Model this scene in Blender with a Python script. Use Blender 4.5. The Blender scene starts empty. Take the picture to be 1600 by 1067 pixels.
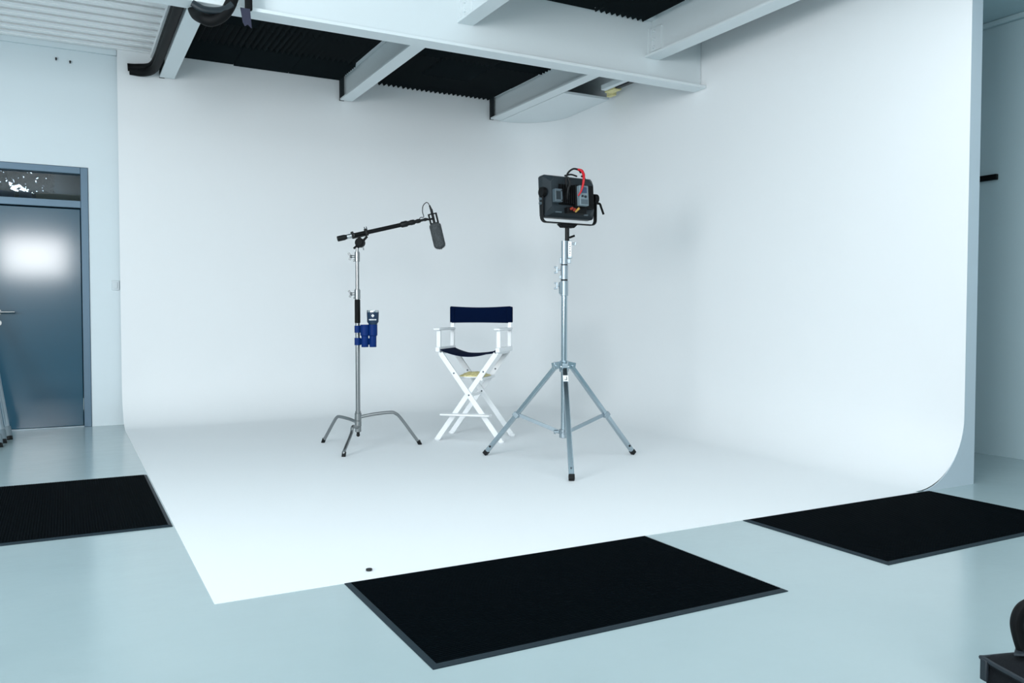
import bpy, bmesh, math, random
from mathutils import Vector, Matrix
random.seed(7)
PI = math.pi
S = bpy.context.scene
COL = S.collection

# ------------------------------------------------------------------ helpers
def lin(c):
    return tuple((v/255/12.92 if v/255 <= .04045 else ((v/255+.055)/1.055)**2.4) for v in c) + (1,)

def mat(name, rgb, rough=.5, metal=0., coat=0., spec=.5, bump=0., bscale=40., vary=0., vscale=3., rvary=0., aniso=0., emit=None, detail=3.):
    m = bpy.data.materials.new(name); m.use_nodes = True
    nt = m.node_tree; b = nt.nodes['Principled BSDF']; L = nt.links
    col = lin(rgb)
    b.inputs['Base Color'].default_value = col
    b.inputs['Roughness'].default_value = rough
    b.inputs['Metallic'].default_value = metal
    b.inputs['Coat Weight'].default_value = coat
    b.inputs['Coat Roughness'].default_value = .115
    b.inputs['Specular IOR Level'].default_value = spec
    b.inputs['Anisotropic'].default_value = aniso
    tc = nt.nodes.new('ShaderNodeTexCoord')
    if vary or rvary:
        n = nt.nodes.new('ShaderNodeTexNoise'); n.inputs['Scale'].default_value = vscale; n.inputs['Detail'].default_value = 6
        L.new(tc.outputs['Object'], n.inputs['Vector'])
        if vary:
            mx = nt.nodes.new('ShaderNodeMix'); mx.data_type = 'RGBA'
            mx.inputs['A'].default_value = tuple(v*(1-vary) for v in col[:3])+(1,)
            mx.inputs['B'].default_value = tuple(min(1, v*(1+vary)) for v in col[:3])+(1,)
            L.new(n.outputs['Fac'], mx.inputs['Factor']); L.new(mx.outputs['Result'], b.inputs['Base Color'])
        if rvary:
            mr = nt.nodes.new('ShaderNodeMapRange'); mr.inputs['From Min'].default_value = .3; mr.inputs['From Max'].default_value = .7
            mr.inputs['To Min'].default_value = max(0, rough-rvary); mr.inputs['To Max'].default_value = rough+rvary
            L.new(n.outputs['Fac'], mr.inputs['Value']); L.new(mr.outputs['Result'], b.inputs['Roughness'])
    if bump:
        n2 = nt.nodes.new('ShaderNodeTexNoise'); n2.inputs['Scale'].default_value = bscale; n2.inputs['Detail'].default_value = detail
        bp = nt.nodes.new('ShaderNodeBump'); bp.inputs['Strength'].default_value = bump; bp.inputs['Distance'].default_value = .01
        L.new(tc.outputs['Object'], n2.inputs['Vector']); L.new(n2.outputs['Fac'], bp.inputs['Height']); L.new(bp.outputs['Normal'], b.inputs['Normal'])
    if emit:
        b.inputs['Emission Color'].default_value = col; b.inputs['Emission Strength'].default_value = emit
    return m

class MB:
    def __init__(s, M=None): s.v = []; s.f = []; s.M = M
    def add(s, vs, fs):
        o = len(s.v)
        s.v += [(s.M @ Vector(p)) if s.M else Vector(p) for p in vs]
        s.f += [tuple(i+o for i in f) for f in fs]; return s
    def box(s, lo, hi, R=None, c=None):
        x0, y0, z0 = lo; x1, y1, z1 = hi
        vs = [Vector(p) for p in ((x0,y0,z0),(x1,y0,z0),(x1,y1,z0),(x0,y1,z0),(x0,y0,z1),(x1,y0,z1),(x1,y1,z1),(x0,y1,z1))]
        if R is not None:
            c = Vector(c or (0,0,0)); vs = [R @ p + c for p in vs]
        return s.add(vs, [(0,3,2,1),(4,5,6,7),(0,1,5,4),(1,2,6,5),(2,3,7,6),(3,0,4,7)])
    def bar(s, p0, p1, w, t, side=(0,0,1)):
        # rectangular bar from p0 to p1: width w across 'side' cross axis, thickness t along side
        p0 = Vector(p0); p1 = Vector(p1); d = (p1-p0); l = d.length; d.normalize()
        n = Vector(side); n = (n - d*n.dot(d)).normalized(); u = d.cross(n)
        R = Matrix((u, n, d)).transposed()
        return s.box((-w/2,-t/2,0),(w/2,t/2,l), R, p0)
    def cyl(s, p0, p1, r0, r1=None, n=20, cap=True):
        r1 = r0 if r1 is None else r1
        p0 = Vector(p0); p1 = Vector(p1); d = (p1-p0).normalized()
        u = d.orthogonal().normalized(); w = d.cross(u); vs = []
        for p, r in ((p0,r0),(p1,r1)):
            for i in range(n):
                a = 2*PI*i/n; vs.append(p+u*(r*math.cos(a))+w*(r*math.sin(a)))
        fs = [(i,(i+1)%n,n+(i+1)%n,n+i) for i in range(n)]
        if cap: fs += [tuple(reversed(range(n))), tuple(range(n,2*n))]
        return s.add(vs, fs)
    def lathe(s, prof, org=(0,0,0), axis=(0,0,1), n=28):
        d = Vector(axis).normalized(); u = d.orthogonal().normalized(); w = d.cross(u); o = Vector(org); vs = []; fs = []
        for r, z in prof:
            for i in range(n):
                a = 2*PI*i/n; vs.append(o+d*z+u*(r*math.cos(a))+w*(r*math.sin(a)))
        for k in range(len(prof)-1):
            fs += [(k*n+i,k*n+(i+1)%n,(k+1)*n+(i+1)%n,(k+1)*n+i) for i in range(n)]
        fs += [tuple(reversed(range(n))), tuple((len(prof)-1)*n+i for i in range(n))]
        return s.add(vs, fs)
    def tube(s, pts, r, n=12, sub=6, flat=1.):
        P = [Vector(p) for p in pts]; Q = []
        if sub > 1 and len(P) > 2:
            E = [P[0]*2-P[1]]+P+[P[-1]*2-P[-2]]
            for i in range(1, len(E)-2):
                for k in range(sub):
                    t = k/sub; a, b, c, d = E[i-1:i+3]
                    Q.append(.5*((2*b)+(c-a)*t+(2*a-5*b+4*c-d)*t*t+(3*b-a-3*c+d)*t**3))
            Q.append(P[-1])
        else: Q = P
        rs = r if isinstance(r, (list, tuple)) else None
        vs = []; fs = []; u = None
        for i, p in enumerate(Q):
            d = (Q[min(i+1,len(Q)-1)]-Q[max(i-1,0)]).normalized()
            u = d.orthogonal().normalized() if u is None else (u-d*u.dot(d)).normalized()
            w = d.cross(u)
            if rs:
                f = i/(len(Q)-1)*(len(rs)-1); k = min(int(f), len(rs)-2); rr = rs[k]*(1-(f-k))+rs[k+1]*(f-k)
            else: rr = r
            for j in range(n):
                a = 2*PI*j/n; vs.append(p+u*(rr*math.cos(a))+w*(rr*flat*math.sin(a)))
        for i in range(len(Q)-1):
            fs += [(i*n+j,i*n+(j+1)%n,(i+1)*n+(j+1)%n,(i+1)*n+j) for j in range(n)]
        fs += [tuple(reversed(range(n))), tuple((len(Q)-1)*n+j for j in range(n))]
        return s.add(vs, fs)
    def prism(s, poly, a, b, ax='y'):
        # poly: 2-D points in the two remaining axes, extruded from a to b along ax
        def mk(p, t):
            return {'y': (p[0], t, p[1]), 'x': (t, p[0], p[1]), 'z': (p[0], p[1], t)}[ax]
        n = len(poly); vs = [mk(p,a) for p in poly]+[mk(p,b) for p in poly]
        fs = [tuple(range(n)), tuple(reversed(range(n,2*n)))]+[(i,n+i,n+(i+1)%n,(i+1)%n) for i in range(n)]
        return s.add(vs, fs)
    def ball(s, c, r, sc=(1,1,1), n=16, m=10):
        c = Vector(c); vs = [c+Vector((0,0,-r*sc[2]))]; fs = []
        for k in range(1, m):
            t = -PI/2+PI*k/m
            for i in range(n):
                a = 2*PI*i/n; vs.append(c+Vector((r*sc[0]*math.cos(t)*math.cos(a), r*sc[1]*math.cos(t)*math.sin(a), r*sc[2]*math.sin(t))))
        vs.append(c+Vector((0,0,r*sc[2])))
        fs += [(0,1+(i+1)%n,1+i) for i in range(n)]
        for k in range(m-2):
            fs += [(1+k*n+i,1+k*n+(i+1)%n,1+(k+1)*n+(i+1)%n,1+(k+1)*n+i) for i in range(n)]
        b = 1+(m-2)*n; fs += [(b+i,b+(i+1)%n,len(vs)-1) for i in range(n)]
        return s.add(vs, fs)
    def build(s, name, m, parent=None, bevel=0., smooth=38, loc=None, segs=2, fix=True):
        me = bpy.data.meshes.new(name); me.from_pydata([tuple(v) for v in s.v], [], s.f); me.validate()
        if fix:
            bm = bmesh.new(); bm.from_mesh(me); bmesh.ops.recalc_face_normals(bm, faces=bm.faces); bm.to_mesh(me); bm.free()
        if smooth:
            me.polygons.foreach_set('use_smooth', [True]*len(me.polygons)); me.set_sharp_from_angle(angle=math.radians(smooth))
        me.materials.append(m)
        o = bpy.data.objects.new(name, me); COL.objects.link(o)
        if loc: o.location = loc
        if parent: o.parent = parent
        if bevel:
            b = o.modifiers.new('Bevel', 'BEVEL'); b.width = bevel; b.segments = segs; b.limit_method = 'ANGLE'; b.angle_limit = math.radians(40)
        return o

def each(m, name, mt, parent, **kw):
    # one object per loose piece of the builder's geometry
    par = list(range(len(m.v)))
    def find(i):
        while par[i] != i: par[i] = par[par[i]]; i = par[i]
        return i
    for f in m.f:
        for j in f[1:]: par[find(j)] = find(f[0])
    groups = {}
    for f in m.f: groups.setdefault(find(f[0]), []).append(f)
    for fs in groups.values():
        q = MB(); ids = sorted({i for f in fs for i in f}); mp = {i:k for k,i in enumerate(ids)}
        q.v = [m.v[i] for i in ids]; q.f = [tuple(mp[i] for i in f) for f in fs]
        q.build(name, mt, parent, **kw)

def tag(o, label, cat, group=None, kind=None):
    o['label'] = label; o['category'] = cat
    if group: o['group'] = group
    if kind: o['kind'] = kind
    return o
def thing(name, label, cat, loc=(0,0,0), rotz=0., group=None):
    o = bpy.data.objects.new(name, None); COL.objects.link(o); o.empty_display_size = .1
    o.location = loc; o.rotation_euler = (0,0,rotz)
    return tag(o, label, cat, group)
def struct(o): o['kind'] = 'structure'; return o
def dup(root, loc, rotz, label, group=None):
    r = root.copy(); COL.objects.link(r); r.location = loc; r.rotation_euler = (0,0,rotz); r['label'] = label
    if group: r['group'] = group
    for ch in root.children:
        c = ch.copy(); COL.objects.link(c); c.parent = r
        for g in ch.children:
            d = g.copy(); COL.objects.link(d); d.parent = c
    return r

# ------------------------------------------------------------------ materials
M = {}
M['cove'] = mat('cove_paint', (236,240,242), .62, vary=.012, vscale=1.4, bump=.04, bscale=120)
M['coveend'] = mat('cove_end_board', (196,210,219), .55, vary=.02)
M['wall'] = mat('wall_paint', (216,228,233), .6, vary=.012, vscale=1.2, bump=.05, bscale=90)
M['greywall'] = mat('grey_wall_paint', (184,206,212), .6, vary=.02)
M['steel'] = mat('white_beam_paint', (219,228,231), .55, bump=.05, bscale=60)
M['gapshade'] = mat('dark_gap_shade', (22,30,34), .5)  # dark colour standing in for shade inside gaps
M['deck'] = mat('roof_deck_metal', (250,252,253), .3, metal=.0, bump=.25, bscale=220)
M['foam'] = mat('black_foam', (20,28,31), .95, spec=.15, bump=.3, bscale=300)
M['chrome'] = mat('chrome', (172,186,194), .2, metal=1.)
M['nickel'] = mat('nickel_steel', (150,153,154), .3, metal=1.)
M['knob'] = mat('knob_metal', (96,100,102), .38, metal=1.)
M['alu'] = mat('aluminium', (165,178,186), .4, metal=.85)
M['black'] = mat('black_plastic', (8,11,13), .5, spec=.3)
M['matte'] = mat('black_matte', (5,7,9), .65, spec=.2)
M['darkgrey'] = mat('dark_grey_plastic', (30,40,46), .5, spec=.35)
M['midgrey'] = mat('mid_grey_plastic', (76,90,98), .5)
M['lightgrey'] = mat('battery_grey', (112,128,136), .5)
M['navy'] = mat('navy_canvas', (3,18,48), .9, bump=.35, bscale=500, spec=.06)
M['chairwhite'] = mat('white_lacquer', (240,243,245), .35)
M['blue'] = mat('blue_plastic', (3,42,104), .5, spec=.15)
M['tumbler'] = mat('navy_steel_cup', (14,44,72), .4)
M['rim'] = mat('steel_rim', (200,205,208), .2, metal=1.)
M['white'] = mat('white_print', (240,243,245), .5)
M['yellow'] = mat('yellow_paper', (236,218,160), .6, vary=.35, vscale=45)
M['red'] = mat('red_cable', (196,14,30), .4)
M['orange'] = mat('orange_plug', (150,44,22), .4)
M['gold'] = mat('gold_plug', (190,150,70), .35)
M['fur'] = mat('wind_fur', (76,80,82), .95, spec=.1, vary=.75, vscale=110)
M['rubber'] = mat('mat_rubber', (2,7,11), .85, spec=.03)
M['matedge'] = mat('mat_edge_rubber', (26,40,48), .55, spec=.25)
M['bag'] = mat('bag_fabric', (13,17,22), .85, bump=.35, bscale=400, spec=.2)
M['bagtrim'] = mat('bag_trim', (26,36,44), .6)
M['screen'] = mat('dark_screen', (58,76,104), .25)
M['purple'] = mat('webbing', (44,46,66), .8)
M['wood'] = mat('shelf_wood', (140,124,92), .6, vary=.15, vscale=8)
M['doorpaint'] = mat('door_steel_paint', (18,72,94), .3, coat=.8, spec=.3, vary=.03, vscale=2.5)
M['doorframe'] = mat('door_frame_paint', (92,116,134), .4, metal=.3)
M['leaf'] = mat('dark_leaf', (14,26,22), .7)
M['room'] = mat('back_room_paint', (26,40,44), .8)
M['skypane'] = mat('back_window_daylight', (225,240,255), .5, emit=9.)
M['switch'] = mat('switch_plastic', (206,216,221), .4)
M['speck'] = mat('black_speck', (16,18,20), .6)

def floor_material():
    m = bpy.data.materials.new('floor_paint'); m.use_nodes = True; nt = m.node_tree; L = nt.links; b = nt.nodes['Principled BSDF']
    tc = nt.nodes.new('ShaderNodeTexCoord')
    n = nt.nodes.new('ShaderNodeTexNoise'); n.inputs['Scale'].default_value = 1.1; n.inputs['Detail'].default_value = 5
    mx = nt.nodes.new('ShaderNodeMix'); mx.data_type = 'RGBA'
    mx.inputs['A'].default_value = lin((157,177,181)); mx.inputs['B'].default_value = lin((173,190,193))
    L.new(tc.outputs['Object'], n.inputs['Vector']); L.new(n.outputs['Fac'], mx.inputs['Factor'])
    # small scuffs and chips in the paint
    v = nt.nodes.new('ShaderNodeTexNoise'); v.inputs['Scale'].default_value = 9; v.inputs['Detail'].default_value = 8; v.inputs['Roughness'].default_value = .7
    L.new(tc.outputs['Object'], v.inputs['Vector'])
    r = nt.nodes.new('ShaderNodeMapRange'); r.inputs['From Min'].default_value = .70; r.inputs['From Max'].default_value = .76
    L.new(v.outputs['Fac'], r.inputs['Value'])
    mx2 = nt.nodes.new('ShaderNodeMix'); mx2.data_type = 'RGBA'; mx2.inputs['B'].default_value = lin((120,150,158))
    L.new(r.outputs['Result'], mx2.inputs['Factor']); L.new(mx.outputs['Result'], mx2.inputs['A']); L.new(mx2.outputs['Result'], b.inputs['Base Color'])
    n3 = nt.nodes.new('ShaderNodeTexNoise'); n3.inputs['Scale'].default_value = 5; n3.inputs['Detail'].default_value = 4
    mp = nt.nodes.new('ShaderNodeMapping'); mp.inputs['Scale'].default_value = (.9, 1.3, 1)
    L.new(tc.outputs['Object'], mp.inputs['Vector']); L.new(mp.outputs['Vector'], n3.inputs['Vector'])
    bp = nt.nodes.new('ShaderNodeBump'); bp.inputs['Strength'].default_value = .07; bp.inputs['Distance'].default_value = .02
    L.new(n3.outputs['Fac'], bp.inputs['Height']); L.new(bp.outputs['Normal'], b.inputs['Normal'])
    b.inputs['Roughness'].default_value = .17; b.inputs['Specular IOR Level'].default_value = .5
    return m
M['floor'] = floor_material()
def glass():
    m = bpy.data.materials.new('transom_glass'); m.use_nodes = True; b = m.node_tree.nodes['Principled BSDF']
    b.inputs['Base Color'].default_value = (.75,.85,.9,1); b.inputs['Roughness'].default_value = .02; b.inputs['Transmission Weight'].default_value = 1.; b.inputs['IOR'].default_value = 1.45
    return m
M['glass'] = glass()

# ------------------------------------------------------------------ camera
cam = bpy.data.cameras.new('camera'); co = bpy.data.objects.new('camera', cam); COL.objects.link(co)
cam.sensor_width = 36; cam.lens = 36*1289.76/1600; cam.clip_start = .02
yaw, pitch, roll = .496227, .0336, .000992
fw = Vector((math.sin(yaw)*math.cos(pitch), math.cos(yaw)*math.cos(pitch), -math.sin(pitch)))
rt = Vector((math.cos(yaw), -math.sin(yaw), 0)); up = rt.cross(fw)
r2 = math.cos(roll)*rt+math.sin(roll)*up; u2 = -math.sin(roll)*rt+math.cos(roll)*up
co.matrix_world = Matrix((( r2.x,u2.x,-fw.x,0),(r2.y,u2.y,-fw.y,0),(r2.z,u2.z,-fw.z,1.04),(0,0,0,1)))
S.camera = co

# ------------------------------------------------------------------ setting
X0, YF, YB = .455, 3.075, 8.45       # cove: side edge, front edge, back wall face
def xr(y): return 4.78+.045*(y-3.075)  # right wall face
HT = 3.555
struct(MB().box((-7,-7,-.1),(9,10,0)).build('floor', M['floor'], smooth=0))
# wall with the door opening (door x -0.76..0.2, top 2.365)
w = MB().box((-7,8.5,0),(-.76,8.7,3.6)).box((.205,8.5,0),(6.2,8.7,3.6)).box((-.76,8.5,2.365),(.205,8.7,3.6))
struct(w.build('wall_back', M['wall'], smooth=0))
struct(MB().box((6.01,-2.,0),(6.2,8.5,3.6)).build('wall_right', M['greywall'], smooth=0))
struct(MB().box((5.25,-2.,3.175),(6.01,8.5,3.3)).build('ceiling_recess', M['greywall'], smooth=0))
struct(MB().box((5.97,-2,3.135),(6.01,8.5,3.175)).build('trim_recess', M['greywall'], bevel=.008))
struct(MB().box((-7,-7,3.56),(6.2,8.7,3.68)).build('ceiling', M['wall'], smooth=0))
struct(MB().box((-7,8.47,3.405),(.455,8.5,3.46)).build('trim_back', M['wall'], bevel=.004))
struct(MB().box((.735,5.70,3.415),(.785,8.44,3.46)).build('trim_deck', M['deck'], bevel=.003))

# corrugated roof deck (ribs run along x)
prof = []; y = 5.64
while y < 8.5:
    prof += [(y+.025,3.455),(y+.08,3.455),(y+.085,3.468),(y+.105,3.468),(y+.11,3.455),(y+.165,3.455),(y+.14,3.52),(y+.24,3.52)]; y += .19
prof = [p for p in prof if p[0] < 8.499]
vs = [(-7,a,b) for a,b in prof]+[(.80,a,b) for a,b in prof]; n = len(prof)
struct(MB().add(vs, [(i,i+1,n+i+1,n+i) for i in range(n-1)]).build('ceiling_deck', M['deck'], smooth=0))

# ------------------------------------------------------------------ infinity cove
cove = thing('infinity_cove', 'seamless white infinity cove with curved floor joins and one side wall', 'cyclorama', (X0,YF,0))
RC, RF = .55, .42
# wall path in plan: back wall, rounded corner, right wall
path = [(X0,YB)]
ang0 = PI/2; angE = -math.atan(.045)
# centre of the rounded corner: RC in from both faces
cy_ = YB-RC
cxc = xr(cy_) - RC*math.sqrt(1+.045**2)
for i in range(17):
    a = ang0+(angE-ang0)*i/16; path.append((cxc+RC*math.cos(a), cy_+RC*math.sin(a)))
path.append((xr(YF), YF))
norm = []                              # inward normals
for i,p in enumerate(path):
    if i == 0: norm.append((0,-1))
    elif i == len(path)-1: norm.append((math.cos(angE+PI), math.sin(angE+PI)))
    else:
        a = ang0+(angE-ang0)*(i-1)/16; norm.append((-math.cos(a), -math.sin(a)))
fl = .003
pr = [(RF*(1-math.sin(t)), fl+RF*(1-math.cos(t))) for t in [PI/2*k/14 for k in range(15)]]  # (inset, z)
pr += [(0, 1.2), (0, 2.3), (0, HT)]
m = MB(); vs = []; fs = []; K = len(pr)
for (px,py),(nx,ny) in zip(path,norm):
    for ins,z in pr:
        q = [px+nx*ins, py+ny*ins, z]
        vs.append((q[0]-X0, q[1]-YF, q[2]))
for i in range(len(path)-1):
    for k in range(K-1): fs.append((i*K+k,(i+1)*K+k,(i+1)*K+k+1,i*K+k+1))
inner = [i*K for i in range(len(path))]
last = vs[inner[-1]]
nb = len(vs); vs += [(0,0,fl),(last[0],0,fl)]
if abs(last[1]) < 1e-3: fs.append(tuple([nb]+[inner[-1]]+inner[-2::-1]))
else: fs.append(tuple([nb,nb+1]+inner[::-1]))
# lip of the painted floor down to the studio floor
vs += [(0,0,0),(last[0],0,0),(vs[0][0],vs[0][1],0)]
fs += [(nb,nb+2,nb+3,nb+1),(nb,0,nb+4,nb+2)]
m.add(vs, fs)
m.build('painted_surface', M['cove'], cove, smooth=30)
# end board of the side wall: curve profile on its inner side
xe = xr(YF)
poly = [(xe-i_-X0+.0006, z-.001) for i_,z in pr[1:]]+[(4.885-X0,HT),(4.885-X0,0),(xe-RF+.06-X0,0)]
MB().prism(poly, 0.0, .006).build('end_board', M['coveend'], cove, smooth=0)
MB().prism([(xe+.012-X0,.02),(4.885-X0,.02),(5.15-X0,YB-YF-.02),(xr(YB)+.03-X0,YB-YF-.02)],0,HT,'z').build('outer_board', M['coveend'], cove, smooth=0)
# soffit board under the last bay, following the rounded corner
sy0 = 7.07; sp = [(4.413,sy0),(xr(sy0)-.002,sy0)]
for i in range(16,-1,-1):
    a = ang0+(angE-ang0)*i/16; sp.append((cxc+(RC-.004)*math.cos(a), cy_+(RC-.004)*math.sin(a)))
sp.append((4.413,YB-.004))
tag(MB().prism(sp, 3.241, 3.265, 'z').build('soffit_board', M['steel'], smooth=0), 'flat white soffit board closing the top corner of the cove', 'soffit board')
tag(MB().cyl((1.064,3.175,.005),(1.064,3.175,.011),.013,n=14).build('floor_bolt', M['speck']), 'tiny black bolt head near the front edge of the white cove floor', 'bolt')

# ------------------------------------------------------------------ steel beams
def ibeam_mb(L, width, depth, tf=.02, tw=.014):
    # runs along +y from 0 to L, underside at z=0, centred on x=0
    m = MB(); m.box((-width/2,0,0),(width/2,L,tf)); m.box((-width/2,0,depth-tf),(width/2,L,depth)); m.box((-tw/2,0,tf),(tw/2,L,depth-tf)); return m
mb_root = thing('steel_beam', 'long white steel main beam crossing the ceiling to the side wall', 'beam', (0,5.594,2.982))
m = MB(); L = 4.886
m.box((-5,-.078,0),(L,.078,.024)).box((-5,-.007,.024),(L,.007,.50)).box((-5,-.078,.50),(L,.078,.524))
m.build('beam_section', M['steel'], mb_root, bevel=.003)
m = MB().box((1.005,-.074,.024),(1.02,-.007,.50)); m.build('stiffener_plate', M['steel'], mb_root, bevel=.002)
def secondary(x, y0, y1, z, label, front, wdt=.13):
    L = y1-y0
    r = thing('steel_beam', label, 'beam', (x,y0,z), group='short white secondary beams')
    if front: ibeam_mb(L, wdt, .36).build('beam_section', M['steel'], r, bevel=.003)
    else: ibeam_mb(L, wdt, .27).build('beam_section', M['steel'], r, bevel=.003)
    yy = L if front else 0.
    s = -1 if front else 1
    p = MB().box((-.05,yy-.012 if front else yy,.03),(.05,yy if front else yy+.012,.24))
    p.box((-.022,yy+s*.14 if front else yy+.0,.05),(-.007,yy if front else yy+.14,.24))
    for i in range(3):
        for j in range(1 if front else 2):
            yb = yy+s*(.05+.06*j)
            p.cyl((-.022,yb,.08+.065*i),(-.036,yb,.08+.065*i),.013,n=6)
    p.build('end_plate', M['steel'], r, bevel=.001)
    if not front:
        MB().box((-wdt/2,L,.0),(-.02,L+.028,.25)).build('notch_shade', M['gapshade'], r)  # dark piece painting in the shaded notch where the beam meets the wall
    return r
secondary(.876, 5.672, 8.42, 3.245, 'white secondary beam beside the corrugated roof deck, black duct along it', False)
secondary(2.60, 5.672, 8.42, 3.245, 'white secondary beam between the two rear bays of black foam', False)
secondary(4.345, 5.672, 8.42, 3.245, 'white secondary beam with bolted joint, running onto the flat corner soffit', False)
secondary(2.629, 1.2, 5.586, 3.172, 'white front secondary beam meeting the main beam above the boom microphone side, cut off by the top', True, .13)
secondary(4.356, 1.2, 5.586, 3.172, 'white front secondary beam beside the side wall, three bolts at its joint', True, .15)

# ------------------------------------------------------------------ acoustic foam tiles
def foam_tile(w_, d_, along):
    nr = 10; m = MB(); hz = .045; bs = .03
    if along == 'x':       # ridges run along x
        p = d_/nr; poly = [(-d_/2,0),(-d_/2,-bs)]
        for i in range(nr): poly += [(-d_/2+(i+.5)*p,-bs-hz),(-d_/2+(i+1)*p,-bs)]
        poly.append((d_/2,0)); m.prism(poly,-w_/2,w_/2,'x')
    else:
        p = w_/nr; poly = [(-w_/2,0),(-w_/2,-bs)]
        for i in range(nr): poly += [(-w_/2+(i+.5)*p,-bs-hz),(-w_/2+(i+1)*p,-bs)]
        poly.append((w_/2,0)); m.prism(poly,-d_/2,d_/2,'y')
    return m
tile_src = {}
def tile(x, y, z, w_, d_, along, label, group):
    key = (round(w_,3), round(d_,3), along)
    if key not in tile_src:
        o = foam_tile(w_, d_, along).build('foam_tile', M['foam'], smooth=0); tile_src[key] = o
    else:
        o = tile_src[key].copy(); COL.objects.link(o)
    o.location = (x,y,z); tag(o, label, 'foam tile', group); return o
ZT = 3.53
bays = [(.945, 2.535, 6.15, 4, 8.44, 'black wedge foam tile overhead between the duct-side beam and the next beam', 'foam tiles of the first rear bay'),
        (2.668, 4.275, 6.15, 4, 8.44, 'black wedge foam tile overhead between the second rear beam and the corner soffit beam', 'foam tiles of the second rear bay')]
for bi,(xa,xb,ya,nr,yb,lab,grp) in enumerate(bays):
    wv = (xb-xa)/3
    for j in range(4):
        for i in range(3):
            if bi == 0: al = 'x' if (j == 3 or (i+j) % 4 == 1) else 'y'
            else: al = 'y' if (i+j) % 2 == 0 or j == 3 and i != 1 else 'x'
            dy = (yb-ya)/4
            tile(xa+wv*(i+.5), ya+dy*(j+.5), ZT-.004*random.random()-(.012 if (bi == 0 and j == 3 and i) else 0), wv-.004, dy-.004, al, lab, grp)
for j in range(3):
    for i in range(3):
        wv = (4.275-2.70)/3
        tile(2.70+wv*(i+.5), 3.975+.535*(j+.5), 3.535-.004*random.random(), wv-.004, .531, 'y' if (i+j) % 2 == 0 else 'x',
             'black wedge foam tile overhead between the two front beams', 'foam tiles of the front bay')
for j in range(3):
    tile(4.63, 3.975+.535*(j+.5), 3.535, .34, .531, 'y' if j % 2 else 'x', 'black foam tile in the gap between the front beam and the side wall', 'foam tiles above the side wall')

# strip light in the gap behind the soffit board
bl = thing('batten_light', 'small white strip light in the gap beside the corner soffit', 'light fitting', (4.70,5.70,3.24))
MB().box((-.025,0,0),(.03,1.10,.05)).build('housing', M['steel'], bl, bevel=.004)
MB().box((.075,0,.01),(.125,1.02,.06)).build('wall_gap_shade', M['gapshade'], bl, bevel=.002)  # dark strip painting in the shaded gap along the wall top
MB().box((.02,.90,.05),(.10,.96,.30)).build('hanger', M['steel'], bl, bevel=.002)
MB().box((.14,1.14,-.015),(.19,1.24,.03)).box((.06,1.0,.0),(.15,1.16,.02)).build('lamp_holder', M['yellow'], bl, bevel=.003)

# ------------------------------------------------------------------ black duct over the beams
duct = thing('cable_duct', 'thick black cable duct looping round the main beam and along the first rear beam', 'cable duct', (.8,5.6,2.9))
o3 = Vector((.8,5.6,2.9))
def T(*ps): return [tuple(Vector(p)-o3) for p in ps]
MB().tube(T((.995,5.465,3.5),(.985,5.46,3.2),(.96,5.46,3.03),(.91,5.47,2.92),(.84,5.49,2.87),(.785,5.53,2.89),(.755,5.66,2.97),(.75,5.80,3.17),(.765,6.05,3.28),(.770,6.6,3.29),(.770,7.4,3.29),(.768,8.05,3.285),(.74,8.30,3.27),(.66,8.40,3.262),(.56,8.425,3.27)), .036, n=14).build('flexible_hose', M['matte'], duct)
MB().tube(T((.765,5.80,3.14),(.768,6.1,3.33),(.768,7.4,3.345),(.768,8.1,3.345),(.73,8.34,3.315),(.62,8.41,3.305),(.54,8.42,3.30)), .034, n=12).build('second_hose', M['matte'], duct)
MB().tube(T((.72,5.48,2.955),(.79,5.47,2.925),(.89,5.46,2.935),(.95,5.44,2.98)), .028, n=10, flat=.7).build('sleeve', M['darkgrey'], duct)
st = thing('webbing_strap', 'frayed dark webbing strap hanging over the main beam beside the black duct', 'strap', (1.045,5.49,2.875))
o3 = Vector((1.045,5.49,2.875))
MB().bar(Vector((1.06,5.49,3.5))-o3, Vector((1.06,5.49,2.97))-o3, .045, .03, (0,1,0)).build('upper_strap', M['matte'], st, bevel=.008)
MB().prism([(-.04,.10),(.02,.10),(.03,-.02),(.005,.0),(-.012,-.012),(-.025,.01)], -.02,-.014).build('loose_end', M['purple'], st, smooth=0)

# ------------------------------------------------------------------ door
dr = struct(thing('door_1', 'blue grey steel door with a dark glass transom', 'door', (-.28,8.5,0))); 
D0 = -.28
def dxx(x): return x-D0
m = MB().box((dxx(.142),-.012,0),(dxx(.203),.12,2.362)).box((dxx(-.76),-.012,0),(dxx(-.70),.12,2.362))
m.box((dxx(-.70),-.012,2.302),(dxx(.142),.12,2.362)).box((dxx(-.70),-.012,1.995),(dxx(.142),.12,2.06))
m.build('door_frame', M['doorframe'], dr, bevel=.004)
MB().box((dxx(-.695),.012,.012),(dxx(.137),.06,1.985)).build('door_leaf', M['doorpaint'], dr, bevel=.004)
MB().box((dxx(-.70),-.006,0),(dxx(.142),.06,.011)).build('threshold', M['alu'], dr, bevel=.002)
h = MB().cyl((dxx(-.515),-.0,1.05),(dxx(-.515),.012,1.05),.026,n=24).cyl((dxx(-.515),-.052,1.05),(dxx(-.515),.0,1.05),.010)
h.tube([(dxx(-.515),-.05,1.05),(dxx(-.49),-.056,1.05),(dxx(-.385),-.056,1.052)], .010, n=12)
h.build('door_handle', M['nickel'], dr)
MB().cyl((dxx(-.515),-.004,.955),(dxx(-.515),.012,.955),.026,n=24).cyl((dxx(-.515),-.012,.955),(dxx(-.515),-.002,.955),.012,n=16).build('lock_cylinder', M['nickel'], dr)
MB().box((dxx(-.70),.05,2.06),(dxx(.142),.056,2.302)).build('transom_glass', M['glass'], dr, smooth=0)
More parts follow.
